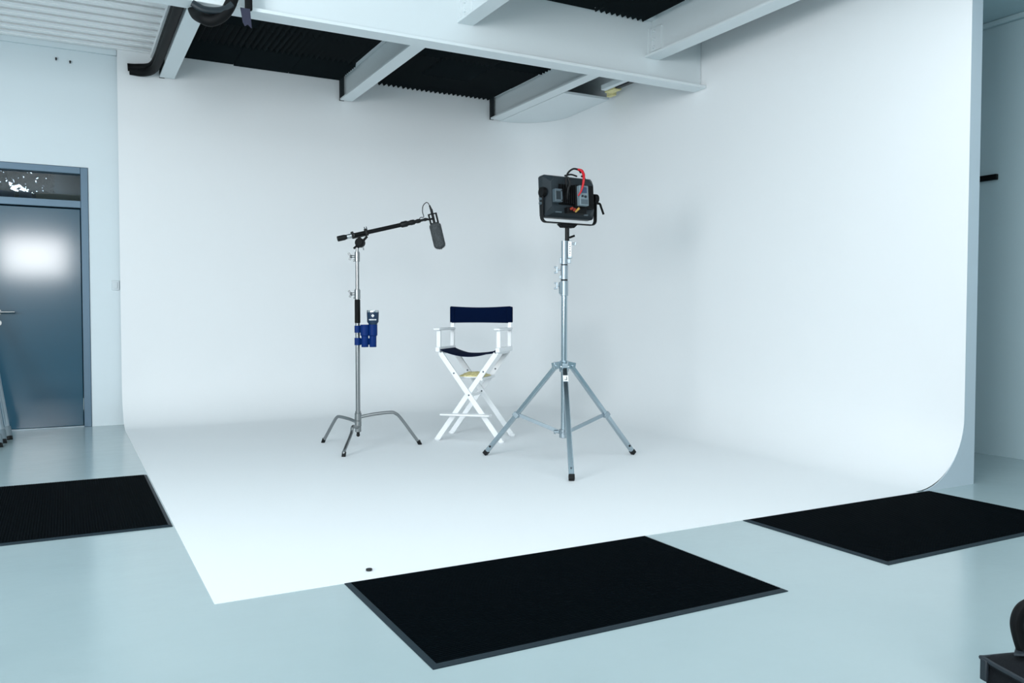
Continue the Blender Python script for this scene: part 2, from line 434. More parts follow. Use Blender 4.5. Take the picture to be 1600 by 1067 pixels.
# what shows through the transom: a dark store room with a window and a shelf
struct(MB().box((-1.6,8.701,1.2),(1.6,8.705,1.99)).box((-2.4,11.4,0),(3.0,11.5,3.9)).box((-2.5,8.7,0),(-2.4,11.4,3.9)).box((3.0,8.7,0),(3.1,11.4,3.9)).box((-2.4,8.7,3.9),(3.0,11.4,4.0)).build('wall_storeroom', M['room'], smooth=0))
bw = MB().box((-1.25,11.30,2.36),(-.16,11.33,2.70)); struct(bw.build('window_1', M['skypane'], smooth=0))
m = MB()
for i in range(2800):
    x = random.uniform(-1.3,-.1); z = random.uniform(2.33,2.74); y = random.uniform(11.05,11.25)
    if 0 < x+.54 < .20 and 0 < z-2.44 < .15-(x+.54)*.55 and random.random() < .9: continue
    s_ = random.uniform(.02,.045); R = Matrix.Rotation(random.uniform(0,6.3),3,'Y') @ Matrix.Rotation(random.uniform(-.6,.6),3,'X')
    q = [R @ Vector(p)*s_ + Vector((x,y,z)) for p in ((-1,0,0),(0,.1,.45),(1,0,0),(0,.1,-.45))]
    m.add(q, [(0,1,2,3)])
tag(m.build('foliage', M['leaf'], smooth=0, fix=False), 'dark leaves against the bright pane behind the transom', 'foliage', kind='stuff')
sh = thing('storage_shelf', 'wooden shelf with pale boards behind the glass transom', 'shelf', (.2,10.6,2.24))
MB().box((-.9,-.15,.0),(.9,.25,.05)).build('shelf_board', M['wood'], sh, bevel=.003)
MB().box((-.46,-.1,.05),(.9,.22,.125)).build('stored_board', M['wood'], sh, bevel=.003)
tag(MB().box((-.62,10.55,2.292),(-.47,10.75,2.375)).build('storage_box', M['blue'], bevel=.006), 'blue box on the shelf behind the transom, farther from its hinge side', 'box', 'blue boxes behind the transom')
tag(MB().box((-.42,10.5,2.292),(-.30,10.7,2.37)).build('storage_box', M['blue'], bevel=.006), 'blue box on the shelf behind the transom, nearer the stored boards', 'box', 'blue boxes behind the transom')

# light switch on the wall, hook marks
sw = thing('light_switch', 'small pale light switch on the wall between the door and the cove', 'switch', (.425,8.5,1.30))
MB().box((-.04,-.012,-.045),(.025,0,.045)).build('cover_plate', M['switch'], sw, bevel=.004)
MB().box((-.022,-.018,-.028),(.008,-.012,.028)).build('rocker', M['switch'], sw, bevel=.003)
for i,xx in enumerate((-.035,.075)):
    tag(MB().cyl((xx,8.502,3.315-.012*i),(xx,8.475,3.312-.012*i),.008,n=10).cyl((xx,8.478,3.312-.012*i),(xx,8.478,3.295-.012*i),.006,n=8).build('wall_hook', M['speck']),
        ('tiny dark hook high on the wall above the door, farther from the cove' if i == 0 else 'tiny dark hook high on the wall above the door, nearer the cove'), 'hook', 'wall hooks above the door')

# dark rail on the grey wall of the recess
rl = thing('wall_rail', 'short black rail fixed to the grey wall beyond the cove', 'rail', (6.01,3.78,2.04))
MB().box((-.035,-.142,-.018),(-.008,.25,.022)).build('bar', M['matte'], rl, bevel=.003)
each(MB().box((-.009,-.03,-.012),(0,.03,.012)).box((-.009,.2,-.012),(0,.24,.012)), 'wall_fixing', M['matte'], rl)

# folded aluminium stand leaning at the door
fs_ = thing('folded_stand', 'folded aluminium light stand leaning beside the steel door', 'light stand', (-.45,7.8,0))
o3 = Vector((-.45,7.8,0))
def legv(p0, p1, nm='leg'):
    a = Vector(p0)-o3; b = Vector(p1)-o3
    lg = MB().cyl(a, b, .018, n=14).build(nm, M['alu'], fs_)
    d = (b-a).normalized()
    MB().cyl(a+d*.015, a+d*.10, .026, n=14).build('clamp', M['lightgrey'], lg)
    MB().cyl(a-d*.012, a+d*.016, .024, n=14).build('rubber_foot', M['black'], lg)
legv((-.417,7.92,.012),(-.61,8.42,1.15)); legv((-.447,7.72,.012),(-.63,8.38,1.12)); legv((-.462,7.50,.012),(-.65,8.36,1.10))
MB().cyl(Vector((-.50,7.86,.14))-o3, Vector((-.66,8.42,1.5))-o3, .02).build('centre_column', M['alu'], fs_)

# ------------------------------------------------------------------ rubber mats
def rubber_mat(x0, y0, x1, y1, along, label):
    cx, cy = (x0+x1)/2, (y0+y1)/2; hx, hy = (x1-x0)/2, (y1-y0)/2
    r = thing('rubber_mat', label, 'mat', (cx,cy,0), group='black ribbed rubber mats')
    b = .018
    m = MB(); o_ = [(-hx,-hy),(hx,-hy),(hx,hy),(-hx,hy)]; i_ = [(-hx+b,-hy+b),(hx-b,-hy+b),(hx-b,hy-b),(-hx+b,hy-b)]
    vs = [(x,y,.0) for x,y in o_]+[(x,y,.003) for x,y in o_]+[(x,y,.009) for x,y in i_]+[(x,y,0) for x,y in i_]
    fs = []
    for k in range(4):
        j = (k+1)%4; fs += [(k,j,4+j,4+k),(4+k,4+j,8+j,8+k),(8+k,8+j,12+j,12+k),(12+k,12+j,j,k)]
    m.add(vs, fs).build('bevelled_border', M['matedge'], r, smooth=0)
    hx -= b; hy -= b; q = MB(); poly = []
    span = hy if along == 'x' else hx; nr = int(2*span/.0125); p = 2*span/nr
    poly = [(-span,0.0005)]
    for k in range(nr):
        a = -span+k*p; poly += [(a,.0065),(a+p*.3,.0065),(a+p*.42,.0095),(a+p*.88,.0095)]
    poly += [(span,.0065),(span,.0005)]
    if along == 'x': q.prism(poly, -hx, hx, 'x')
    else: q.prism(poly, -hy, hy, 'y')
    q.build('ribbed_surface', M['rubber'], r, smooth=0)
rubber_mat(.93,2.20,2.37,3.07,'x','black ribbed rubber mat along the open front edge of the cove, nearest the camera')
rubber_mat(2.985,2.235,4.44,3.07,'x','black ribbed rubber mat in front of the cove near the end of its side wall')
rubber_mat(-.42,4.30,.447,5.755,'y','black ribbed rubber mat on the floor between the steel door and the cove edge')

# ------------------------------------------------------------------ director's chair
ch = thing('director_chair', 'tall white folding director chair with navy canvas seat and back', 'chair', (2.99,6.174,0), math.radians(-42.2))
Wc = M['chairwhite']
def slat(p0,p1,w=.042,t=.02,side=(0,1,0),nm='leg',rv=()):
    m = MB().bar(p0,p1,w,t,side); o = m.build(nm, Wc, ch, bevel=.004)
    if rv:
        a = Vector(p0); b = Vector(p1); q = MB()
        for f in rv: c = a.lerp(b,f); q.cyl(c+Vector((0,-t/2-.002,0)), c+Vector((0,t/2+.002,0)), .007, n=12)
        each(q, 'rivet', M['midgrey'], o)
    return o
for yy, s in ((-.195,-1),(.185,1)):
    slat((-.262,yy+.011*1,.018),(.232,yy+.011,.72), rv=(.52,.79))       # rising to the far armrest side
    slat((.275,yy-.011,.018),(-.228,yy-.011,.72), rv=(.52,.77))
for xx in (-.262,.275):
    MB().bar((xx,-.225,.012),(xx,.215,.012),.034,.024,(0,0,1)).build('floor_runner', Wc, ch, bevel=.006) if xx > 0 and False else None
# feet
for xx,yy in ((-.266,-.184),(.279,-.206),(-.266,.196),(.279,.174)):
    MB().ball((xx,yy,.016),.022,(1.2,.8,.72)).build('foot', Wc, ch)
MB().box((-.205,-.235,.212),(.205,-.207,.234)).box((-.205,-.30,.222),(.205,-.23,.236)).build('footrest', Wc, ch, bevel=.004)
# cross rods between front and back frames, with a narrow tray
for (xx,zz) in ((-.10,.51),(.115,.51),(.005,.37),(-.24,.72),(.245,.72)):
    MB().cyl((xx,-.20,zz),(xx,.19,zz),.010,n=12).build('cross_rod', Wc, ch)
# seat rails and arm frames
for sx in (-.25,.255):
    s = -1 if sx < 0 else 1
    MB().box((sx-.018,-.225,.728),(sx+.018,.215,.768)).build('seat_rail', Wc, ch, bevel=.006)
    MB().box((sx-.028,-.245,.905),(sx+.028,.185,.925)).build('armrest', Wc, ch, bevel=.008)
    MB().bar((sx,-.185,.765),(sx,-.185,.908),.036,.026,(0,1,0)).build('arm_post', Wc, ch, bevel=.005)
    MB().bar((sx,.175,.765),(sx,.19,1.09),.036,.024,(0,1,0)).build('back_post', Wc, ch, bevel=.005)
# canvas seat: sagging sheet
def sheet(fn, nu, nv, th, nm, mt):
    vs = []; fs = []
    for k in (0,1):
        for j in range(nv+1):
            for i in range(nu+1):
                vs.append(fn(i/nu, j/nv, -th*k))
    N = (nu+1)*(nv+1)
    for j in range(nv):
        for i in range(nu):
            a = j*(nu+1)+i; fs += [(a,a+1,a+nu+2,a+nu+1),(N+a,N+a+nu+1,N+a+nu+2,N+a+1)]
    for i in range(nu):
        fs += [(i,N+i,N+i+1,i+1)]; a = nv*(nu+1)+i; fs += [(a,a+1,N+a+1,N+a)]
    for j in range(nv):
        a = j*(nu+1); fs += [(a,a+nu+1,N+a+nu+1,N+a)]; a += nu; fs += [(a,N+a,N+a+nu+1,a+nu+1)]
    return MB().add(vs,fs).build(nm, mt, ch, smooth=50)
def seatfn(u,v,d):
    x = -.235+.475*u; sag = .045*math.sin(PI*u)**.8+.010*math.sin(PI*u)*math.cos(2*PI*v)
    return (x, -.205+.40*v, .752-sag+d)
sheet(seatfn, 24, 8, .006, 'canvas_seat', M['navy'])
def backfn(u,v,d):
    x = -.272+.53*u; bow = .012*math.sin(PI*u)
    return (x, .172+.012*v+bow*.8+d*1.0-.0+(.0 if 0<u<1 else .012), .962+.142*v-(.010*math.sin(PI*u)*(1 if v > .5 else -.25)))
sheet(backfn, 24, 6, .005, 'canvas_backrest', M['navy'])
m = MB()
for sx in (-.25,.255):
    m.box((sx-.022,.168,.965),(sx+.022,.208,1.10))
each(m, 'canvas_sleeve', M['navy'], ch, bevel=.008)
pk = thing('paper_packet', 'crumpled yellow and white packet lying under the navy chair seat', 'packet', (2.99,6.15,.52), math.radians(-42.2))
m = MB(); nx, ny = 14, 7; vs = []; fs = []
for j in range(ny+1):
    for i in range(nx+1):
        x = -.115+.215*i/nx; y = -.09+.19*j/ny
        vs.append((x,y,.012+.030*math.sin(PI*j/ny)*math.sin(PI*i/nx)**.5+random.uniform(-.005,.005)))
N = len(vs); vs += [(x,y,.004) for x,y,z in vs]
for j in range(ny):
    for i in range(nx):
        a = j*(nx+1)+i; fs += [(a,a+1,a+nx+2,a+nx+1),(N+a,N+a+nx+1,N+a+nx+2,N+a+1)]
for i in range(nx): fs += [(i,N+i,N+i+1,i+1)]; a = ny*(nx+1)+i; fs += [(a,a+1,N+a+1,N+a)]
for j in range(ny):
    a = j*(nx+1); fs += [(a,a+nx+1,N+a+nx+1,N+a)]; a += nx; fs += [(a,N+a,N+a+nx+1,a+nx+1)]
m.add(vs,fs).build('wrapper', M['yellow'], pk, smooth=0)
MB().box((-.125,-.10,-.003),(.125,.11,.004)).build('paper_sheet', M['white'], pk, smooth=0)

# ------------------------------------------------------------------ C-stand with boom and microphone
CS = Vector((1.985,6.17,0))
c = thing('grip_stand', 'chrome turtle-base grip stand carrying the boom pole', 'stand', CS)
NK = M['nickel']
for (fx,fy),zb in (((-.174,.364),.205),((-.222,-.351),.165),((.475,-.093),.245)):
    f = Vector((fx,fy,0)); L = f.length; d = f/L
    # crooked leg: level out from the base, then down to the floor
    k = d*(L*.60)
    if fx < 0 and fy < 0: k = d*(L*.42)
    lg = MB().tube([tuple(d*.02+Vector((0,0,zb-.005))), tuple(d*L*.25+Vector((0,0,zb+.012))), tuple(k*.86+Vector((0,0,zb+.022))), tuple(k+Vector((0,0,zb+.012))), tuple(k+d*L*.09+Vector((0,0,zb-.028))), tuple(d*(L-.03)+Vector((0,0,.05))), tuple(d*L+Vector((0,0,.012)))], .0125, n=12).build('leg', NK, c)
    e = d*L
    MB().cyl((e.x-d.x*.014,e.y-d.y*.014,.035),(e.x+d.x*.004,e.y+d.y*.004,0.0),.0155,.015,n=12).build('rubber_foot', M['black'], lg)
m = MB().cyl((0,0,.125),(0,0,.165),.024).cyl((0,0,.167),(0,0,.21),.026).cyl((0,0,.212),(0,0,.27),.026).cyl((0,0,.27),(0,0,.285),.022)
m.build('base_collar', NK, c, bevel=.002)
MB().cyl((0,0,.10),(0,0,.126),.012).ball((0,0,.10),.014).build('bottom_plug', M['black'], c)
MB().cyl((0,0,.15),(0,0,1.16),.0175).build('lower_column', NK, c)
MB().lathe([(.019,.967),(.0215,.97),(.0215,1.145),(.019,1.148)]).build('foam_grip', M['matte'], c)
MB().cyl((0,0,1.155),(0,0,1.47),.0145).build('middle_riser', NK, c)
MB().cyl((0,0,1.45),(0,0,1.575),.0115).build('upper_riser', NK, c)
cr = Vector((.8796,-.476,0)); cf = Vector((.476,.8796,0))   # directions used to orient knobs and cups
for zc,r_ in ((1.187,.023),(1.475,.020)):
    m = MB().cyl((0,0,zc-.035),(0,0,zc+.035),r_).cyl((0,0,zc+.035),(0,0,zc+.042),r_*.85)
    m.box((-.012,-.012,-.03),(.012,.012,.03), None, None) if False else None
    a = -cr*.018+Vector((0,0,zc+.004))
    m.cyl(a, a-cr*.022, .010); m.cyl(a-Vector((0,0,.03)), a-Vector((0,0,.03))-cr*.012, .008)
    cl = m.build('collar', NK, c, bevel=.001)
    b = a-cr*.028
    w_ = MB().cyl(b+cr*.008, b-cr*.008, .011); w_.bar(b, b-cr*.022+Vector((0,0,.026)), .016,.006, tuple(cf)); w_.bar(b, b-cr*.014+Vector((0,0,-.026)), .016,.006, tuple(cf))
    w_.build('wing_knob', M['knob'], cl, bevel=.001)
# grip head
bd = Vector((.705,-.145,.181)).normalized()    # boom direction
hp = Vector((.022,-.005,1.585))
gh = MB().cyl(hp-cf*.028, hp+cf*.028, .036, n=28).cyl(hp-cf*.036, hp-cf*.028, .026, n=24).cyl((0,0,1.545),(0.012,0,1.60),.016).build('grip_head', M['matte'], c, bevel=.002)
m = MB().bar(hp+cr*.02+Vector((0,0,.01)), hp+cr*.055+Vector((0,0,.05)), .018,.012,tuple(cf)).bar(hp-cr*.02-Vector((0,0,.02)), hp-cr*.05-Vector((0,0,.045)), .016,.012,tuple(cf)); each(m, 'tee_handle', M['matte'], gh, bevel=.003)
MB().cyl(hp+Vector((.02,0,-.02)), hp+Vector((.028,0,-.055)), .005).build('baby_pin', NK, gh)

bp = thing('boom_pole', 'black telescopic boom pole clamped across the grip stand', 'boom pole', CS)
def P(t): # point along boom from the butt (t metres)
    return Vector((-.147,.030,1.609))+bd*t
BL = .735
MB().tube([P(.09),P(.53)], .0165, n=18, sub=1).build('main_tube', M['matte'], bp)
MB().lathe([(.016,0),(.021,.004),(.021,.055),(.0165,.075),(.0165,.10)], P(0), bd).build('end_cap', M['black'], bp)
MB().lathe([(.0175,0),(.0175,.055)], P(.075), bd).build('silver_band', M['rim'], bp)
MB().lathe([(.017,0),(.023,.01),(.024,.05),(.018,.06),(.018,.075),(.021,.085),(.020,.11),(.014,.118),(.014,.13),(.017,.137),(.016,.158),(.010,.165),(.010,.19),(.013,.195),(.012,.212),(.008,.216),(.008,.225)], P(.50), bd).build('locking_collars', M['black'], bp)
# cradle and clamp on the grip head
bu = Vector((0,0,1)); bu = (bu-bd*bu.dot(bd)).normalized()
m = MB(); m.bar(P(.115)-bu*.020, P(.24)-bu*.020, .03,.010,tuple(bu))
for t in (.12,.225):
    m.bar(P(t)-bu*.02+bd.cross(bu)*.019, P(t)+bu*.03+bd.cross(bu)*.019, .018,.006,tuple(bd.cross(bu))); m.bar(P(t)-bu*.02-bd.cross(bu)*.019, P(t)+bu*.03-bd.cross(bu)*.019, .018,.006,tuple(bd.cross(bu)))
m.cyl(P(.165)-bu*.022, hp+Vector((0,0,.02)), .012)
m.build('pole_cradle', M['black'], bp, bevel=.002)
m = MB()
for t in (.222,.238): m.cyl(P(t)+bu*.012, P(t)+bu*.045, .0035, n=10)
m.bar(P(.115)+bu*.028, P(.16)-bu*.008, .010,.006, tuple(bd.cross(bu)))
each(m, 'clamp_bolt', M['midgrey'], bp)
tip = P(.722)

mi = thing('shotgun_microphone', 'shotgun microphone in a grey furry windshield hanging from the boom pole', 'microphone', CS)
mt_ = Vector((.592,-.122,1.755)); mbt = Vector((.640,-.132,1.553)); md = (mbt-mt_).normalized(); ML = (mbt-mt_).length
def wr(t): return max(.006, .046*(math.sqrt(max(0,1-((t-.84)/.165)**2)) if t > .84 else (math.sqrt(max(0,1-((.10-t)/.115)**2)) if t < .10 else 1)))
prof = [(wr(k/22), ML*k/22) for k in range(23)]
m = MB().lathe(prof, mt_, md, 22)
u_ = md.orthogonal().normalized(); v_ = md.cross(u_)
for i in range(1500):
    t = random.random(); a = random.uniform(0,2*PI); k = t*22; k0 = min(int(k),21); r_ = prof[k0][0]*(1-(k-k0))+prof[k0+1][0]*(k-k0)
    o_ = u_*math.cos(a)+v_*math.sin(a); p0 = mt_+md*(ML*t)+o_*(r_-.001); tg = md.cross(o_)
    tipp = p0+o_*random.uniform(.003,.007)+md*random.uniform(.004,.012)+tg*random.uniform(-.004,.004)
    m.add([p0+tg*.0012, p0-tg*.0012, tipp], [(0,1,2)])
m.build('furry_windshield', M['fur'], mi, smooth=50, fix=False)
MB().cyl(mt_-md*.11, mt_+md*.02, .0105, n=16).build('microphone_body', M['black'], mi)
pz = mt_-md*.035
m = MB()
q = Matrix((bd, bd.cross(bu), bu)).transposed()
for a_,b_ in (((-.034,-.016,.034),(.034,.016,.042)),((-.034,-.016,-.040),(.034,.016,-.032)),((-.034,-.016,-.04),(-.026,.016,.042)),((.026,-.016,-.04),(.034,.016,.042))):
    m.box(a_, b_, q, pz)
m.bar(P(.70)+bu*.0, pz-bd*.028, .013,.013,tuple(bu)); m.box((-.03,-.012,-.006),(.008,.012,.008), q, pz)
m.build('shock_mount', M['matte'], mi, bevel=.001)
xt = Vector((.553,-.114,1.893))
MB().cyl(mt_-md*.10, xt, .0105,.006, n=14).build('cable_plug', M['black'], mi)
MB().tube([xt, xt+Vector((-.012,.003,.018)), (.525,-.108,1.912), (.503,-.104,1.885), (.499,-.103,1.84), (.508,-.105,1.80), (.485,-.10,1.795), (.474,-.098,1.782), (.472,-.098,1.768)], .0032, n=8).build('cable', M['black'], mi)

# cup holder and tumbler
cup = thing('cup_holder', 'blue double cup holder clipped to the grip stand column', 'cup holder', CS)
h1 = cr*.058-cf*.012; h2 = cr*.118+cf*.0
def ring(mbx, ctr, z0, z1, r, th=.004, n=28, bottom=True):
    mbx.lathe([(r-th,z1),(r,z1),(r,z0),(.001,z0),(.001,z0+.004),(r-th,z0+.004),(r-th,z1)] , ctr, (0,0,1), n)
def opencup(ctr, nm):
    m = MB(); V = Vector((ctr.x,ctr.y,0)); n = 28
    prof = [(.001,.782),(.026,.782),(.027,.785),(.027,.866),(.0345,.874),(.0345,.955),(.0315,.955),(.0315,.876),(.024,.868),(.024,.787),(.001,.787)]
    m.lathe(prof, V, (0,0,1), n); return m.build(nm, M['blue'], cup)
opencup(h1, 'holder'); opencup(h2, 'holder')
m = MB()
for z0,z1 in ((.893,.947),(.797,.853)):
    m.lathe([(.0178,z0),(.024,z0),(.024,z1),(.0178,z1),(.0178,z0)], (0,0,0), (0,0,1), 26)
each(m, 'column_clip', M['blue'], cup)
m = MB()
for z0,z1 in ((.893,.947),(.797,.853)):
    m.bar(cr*.022+Vector((0,0,(z0+z1)/2)), h1-cr*.026-Vector((0,0,0))+Vector((0,0,(z0+z1)/2)), .014, z1-z0-.006, (0,0,1))
    m.bar(h1+cr*.024+Vector((0,0,(z0+z1)/2)), h2-cr*.026+Vector((0,0,(z0+z1)/2)), .014, z1-z0-.006, (0,0,1))
each(m, 'link', M['blue'], cup)
tb = thing('tumbler', 'navy insulated tumbler with white diamond print standing in the blue cup holder', 'tumbler', CS+h2+Vector((0,0,.877)))
MB().lathe([(.001,0),(.028,0),(.0305,.06),(.034,.085),(.044,.10),(.0465,.175),(.0455,.175),(.043,.105),(.001,.10)]).build('body', M['tumbler'], tb)
MB().lathe([(.0455,.172),(.047,.173),(.0475,.187),(.0462,.189),(.0440,.187),(.0440,.172)]).build('steel_rim', M['rim'], tb)
MB().lathe([(.001,.170),(.044,.170),(.044,.176),(.001,.178)]).build('lid', M['matte'], tb)
cfc = Vector((.324,.946,0)); crc = Vector((.946,-.324,0))   # the print faces this way
def onCup(a, z):  # a: arc offset in metres to the viewer's right
    r = .0452+(z-.10)*.033; ang = a/r
    return -cfc*(r*math.cos(ang))+crc*(r*math.sin(ang))+Vector((0,0,z))
m = MB()
cz = .147; s_ = .0125
dpts = [(0,s_),(s_,0),(0,-s_),(-s_,0)]; ip = [(a*.3,b*.3) for a,b in dpts]
for k in range(4):
    j = (k+1)%4; m.add([onCup(dpts[k][0],cz+dpts[k][1]),onCup(dpts[j][0],cz+dpts[j][1]),onCup(ip[j][0],cz+ip[j][1]),onCup(ip[k][0],cz+ip[k][1])],[(0,1,2,3)])
m.add([onCup(a*.12,cz+b*.12) for a,b in dpts],[(0,1,2,3)])
lw = [.0062,.0062,.0064,.0060,.0062,.0050,.0062,.0060,.0060]; xx = -.031
for i,l in enumerate(lw):
    m.add([onCup(xx,.112),onCup(xx+l*.86,.112),onCup(xx+l*.86,.1205),onCup(xx,.1205)],[(0,1,2,3)]); xx += l+(.002 if i == 5 else .0006)
m.build('white_print', M['white'], tb, smooth=0, fix=False)

# ------------------------------------------------------------------ combo stand
K0 = Vector((3.055,4.88,0))
k = thing('combo_stand', 'tall chrome light stand with three braced square legs', 'stand', K0)
CH = M['chrome']
for fx,fy,sticker in ((-.303,-.576,True),(-.355,.50,False),(.606,.018,False)):
    f = Vector((fx,fy,0)); d = f.normalized(); L = f.length
    top = d*.062+Vector((0,0,.672)); bot = f+Vector((0,0,.028)); sd = d.cross(Vector((0,0,1)))
    lg = MB().bar(top, bot, .030, .034, tuple(sd)).build('leg', CH, k, bevel=.005)
    ax = (bot-top).normalized()
    MB().bar(bot-ax*.014, bot+ax*.02, .034,.038, tuple(sd)).build('rubber_foot', M['black'], lg, bevel=.004)
    nrm = ax.cross(sd); nrm = nrm if nrm.z > 0 else -nrm
    q = MB()
    if sticker:
        q.cyl(bot-ax*.055+nrm*.012, bot-ax*.055+nrm*.019, .006, n=12)
        each(q, 'leg_bolt', M['midgrey'], lg)
        s_ = MB().bar(top+ax*.085+nrm*.0155, top+ax*.135+nrm*.0155, .036,.0025, tuple(nrm)).build('tape_label', M['white'], lg, smooth=0)
        c0 = top+ax*.11+nrm*.0175; g = MB()
        g.bar(c0-sd*.007-ax*.012, c0-sd*.007+ax*.012, .004,.001,tuple(nrm)); g.bar(c0-sd*.009+ax*.012, c0+sd*.008+ax*.012, .004,.001,tuple(nrm))
        g.build('marking', M['speck'], s_, smooth=0)
    else:
        q.cyl(bot-ax*.06-sd*.0165, bot-ax*.06-sd*.0195, .008, n=12); q.cyl(bot-ax*.06+sd*.0165, bot-ax*.06+sd*.0195, .008, n=12)
        each(q, 'leg_bolt', M['speck'], lg)
    mid = top.lerp(bot, .555)
    br = MB().bar(mid-d*.018, d*.03+Vector((0,0,.212)), .010,.026, (0,0,1)).build('brace', M['alu'], k, bevel=.002)
    if not sticker: MB().bar(mid-ax*.016, mid+ax*.016, .044,.046, tuple(sd)).build('brace_clamp', M['alu'], lg, bevel=.003)
    m = MB().bar(d*.02+Vector((0,0,.685)), d*.085+Vector((0,0,.672)), .040,.05,(0,0,1)).cyl(d*.06+Vector((0,0,.675))-sd*.032, d*.06+Vector((0,0,.675))+sd*.032, .010)
    m.build('leg_hinge', CH, k, bevel=.003)
MB().lathe([(.0225,.635),(.031,.637),(.033,.645),(.033,.705),(.030,.714),(.0225,.716)]).build('leg_collar', CH, k)
a = -cr*.03+cf*.01+Vector((0,0,.67))
MB().cyl(a, a-cr*.035, .007).bar(a-cr*.036-Vector((0,0,.012)), a-cr*.036+Vector((0,0,.035)), .016,.010, tuple(cr)).build('collar_knob', M['alu'], k, bevel=.002)
MB().cyl((0,0,.19),(0,0,1.18),.0215,n=28).build('lower_column', CH, k)
MB().cyl((0,0,.175),(0,0,.235),.032).box((-.035,-.02,.205),(.035,.02,.225)).build('brace_collar', M['alu'], k, bevel=.003)
a = -cr*.028+Vector((0,0,.215)); MB().cyl(a, a-cr*.03, .009).cyl(a-cr*.03, a-cr*.042, .018,.012,n=10).build('brace_knob', M['alu'], k)
m = MB().lathe([(.0225,1.165),(.0265,1.166),(.0265,1.268),(.0225,1.27)]).box((-.036,-.014,1.18),(-.02,.014,1.26)); cl1 = m.build('lower_lock', M['alu'], k, bevel=.001)
m = MB().lathe([(.0215,1.278),(.0250,1.279),(.0250,1.375),(.0215,1.377)]); cl2 = m.build('upper_lock', M['alu'], k)
each(MB().cyl((0,0,1.268),(0,0,1.279),.0235).cyl((0,0,1.376),(0,0,1.383),.0228), 'black_seam', M['black'], k)
MB().cyl((0,0,1.383),(0,0,1.545),.0222).build('top_tube', M['alu'], k)
for zc,pp in ((1.235,cl1),(1.345,cl2)):
    a = -cr*.026+Vector((0,0,zc))
    m = MB().cyl(a, a-cr*.022, .007); m.bar(a-cr*.026-Vector((0,0,.022)), a-cr*.026+Vector((0,0,.022)), .014,.012,tuple(cr))
    m.cyl(a-cr*.026-Vector((0,0,.018)), a-cr*.045-Vector((0,0,.02)), .006); m.cyl(a-cr*.026+Vector((0,0,.016)), a-cr*.045+Vector((0,0,.02)), .006)
    m.build('tee_knob', M['alu'], pp, bevel=.001)
    b = a-Vector((0,0,.05)); MB().box((-.034,-.008,zc-.062),(-.02,.008,zc-.038), Matrix.Rotation(math.atan2(cr.y,cr.x),3,'Z'), (0,0,0)).build('lock_block', M['alu'], pp, bevel=.002)
rv = cr*.036
Rz = Matrix.Rotation(math.atan2(cr.y,cr.x),3,'Z')
MB().box((.022,-.016,1.425),(.052,.016,1.545), Rz, (0,0,0)).box((-.032,-.012,1.385),(-.02,.012,1.43), Rz, (0,0,0)).box((.02,-.010,1.39),(.045,.010,1.42), Rz, (0,0,0)).build('receiver', M['alu'], k, bevel=.003)
sk = MB().box((.026,-.0175,1.437),(.049,-.0162,1.54), Rz, (0,0,0)).build('white_sticker', M['white'], k, smooth=0)
g = MB()
for i in range(5): g.box((.033,-.0186,1.455+.016*i),(.042 if i%2 else .039,-.0175,1.460+.016*i), Rz, (0,0,0))
g.build('sticker_print', M['midgrey'], sk, smooth=0)
a = cr*.052+Vector((0,0,1.525)); MB().cyl(a, a+cr*.02, .007).bar(a+cr*.02-Vector((0,0,.012)), a+cr*.026+Vector((0,0,.012)), .012,.010,tuple(cr)).build('pin_knob', M['alu'], k, bevel=.001)

# ------------------------------------------------------------------ LED light panel on the stand
PV = Vector((3.055+rv.x, 4.88+rv.y, 1.55))
lp = thing('studio_light', 'black LED light panel seen from behind, in a yoke on the chrome stand', 'light panel', PV, math.radians(3))
# local frame: x along panel width, +y is the lit side, z up from the spigot foot
lx0, lx1, z0, z1 = -.195, .225, .155, .445
BK = M['black']
tilt = Matrix.Rotation(math.radians(-4),3,'X'); pc = Vector((0,.03,.30))
TM = Matrix.Translation(pc) @ tilt.to_4x4() @ Matrix.Translation(-pc)
# housing: front frame plus stepped back cover with cut corners
def octo(x0,x1,za,zb,cut): return [(x0+cut,za),(x1-cut,za),(x1,za+cut),(x1,zb-cut),(x1-cut,zb),(x0+cut,zb),(x0,zb-cut),(x0,za+cut)]
m = MB(TM); m.prism(octo(lx0,lx1,z0,z1,.012), .04, .095)
A = octo(lx0,lx1,z0,z1,.012); B = octo(lx0+.03,lx1-.03,z0+.03,z1-.02,.035)
vs = [(p[0],.04,p[1]) for p in A]+[(p[0],-.015,p[1]) for p in B]
m.add(vs, [(i,8+i,8+(i+1)%8,(i+1)%8) for i in range(8)]+[tuple(range(8,16))])
hs = m.build('housing', M['darkgrey'], lp, bevel=.003)
MB(TM).box((lx0+.015,.094,z0+.015),(lx1-.015,.098,z1-.015)).build('diffuser', M['white'], lp, smooth=0)
m = MB(TM)
for i in range(14):
    x = -.10+i*.0165; m.box((x,-.040,z0+.085),(x+.007,-.012,z1-.075))
m.box((-.105,-.022,z0+.08),(.135,-.012,z1-.07)); m.build('heat_sink', M['matte'], lp)
cb = MB(TM).box((-.155,-.050,.245),(-.095,-.005,.335)).build('control_box', M['midgrey'], lp, bevel=.004)
g = MB(TM).box((-.148,-.052,.262),(-.112,-.0505,.318)); g.build('control_display', M['darkgrey'], cb, smooth=0)
each(MB(TM).cyl((-.103,-.05,.322),(-.103,-.054,.322),.005).cyl((-.103,-.05,.256),(-.103,-.054,.256),.005), 'screw', M['speck'], cb)
bt = MB(TM).box((.025,-.085,.225),(.10,-.035,.365)).build('battery', M['lightgrey'], lp, bevel=.006)
MB(TM).box((.037,-.0875,.312),(.083,-.0855,.352)).build('battery_display', M['screen'], bt, bevel=.001)
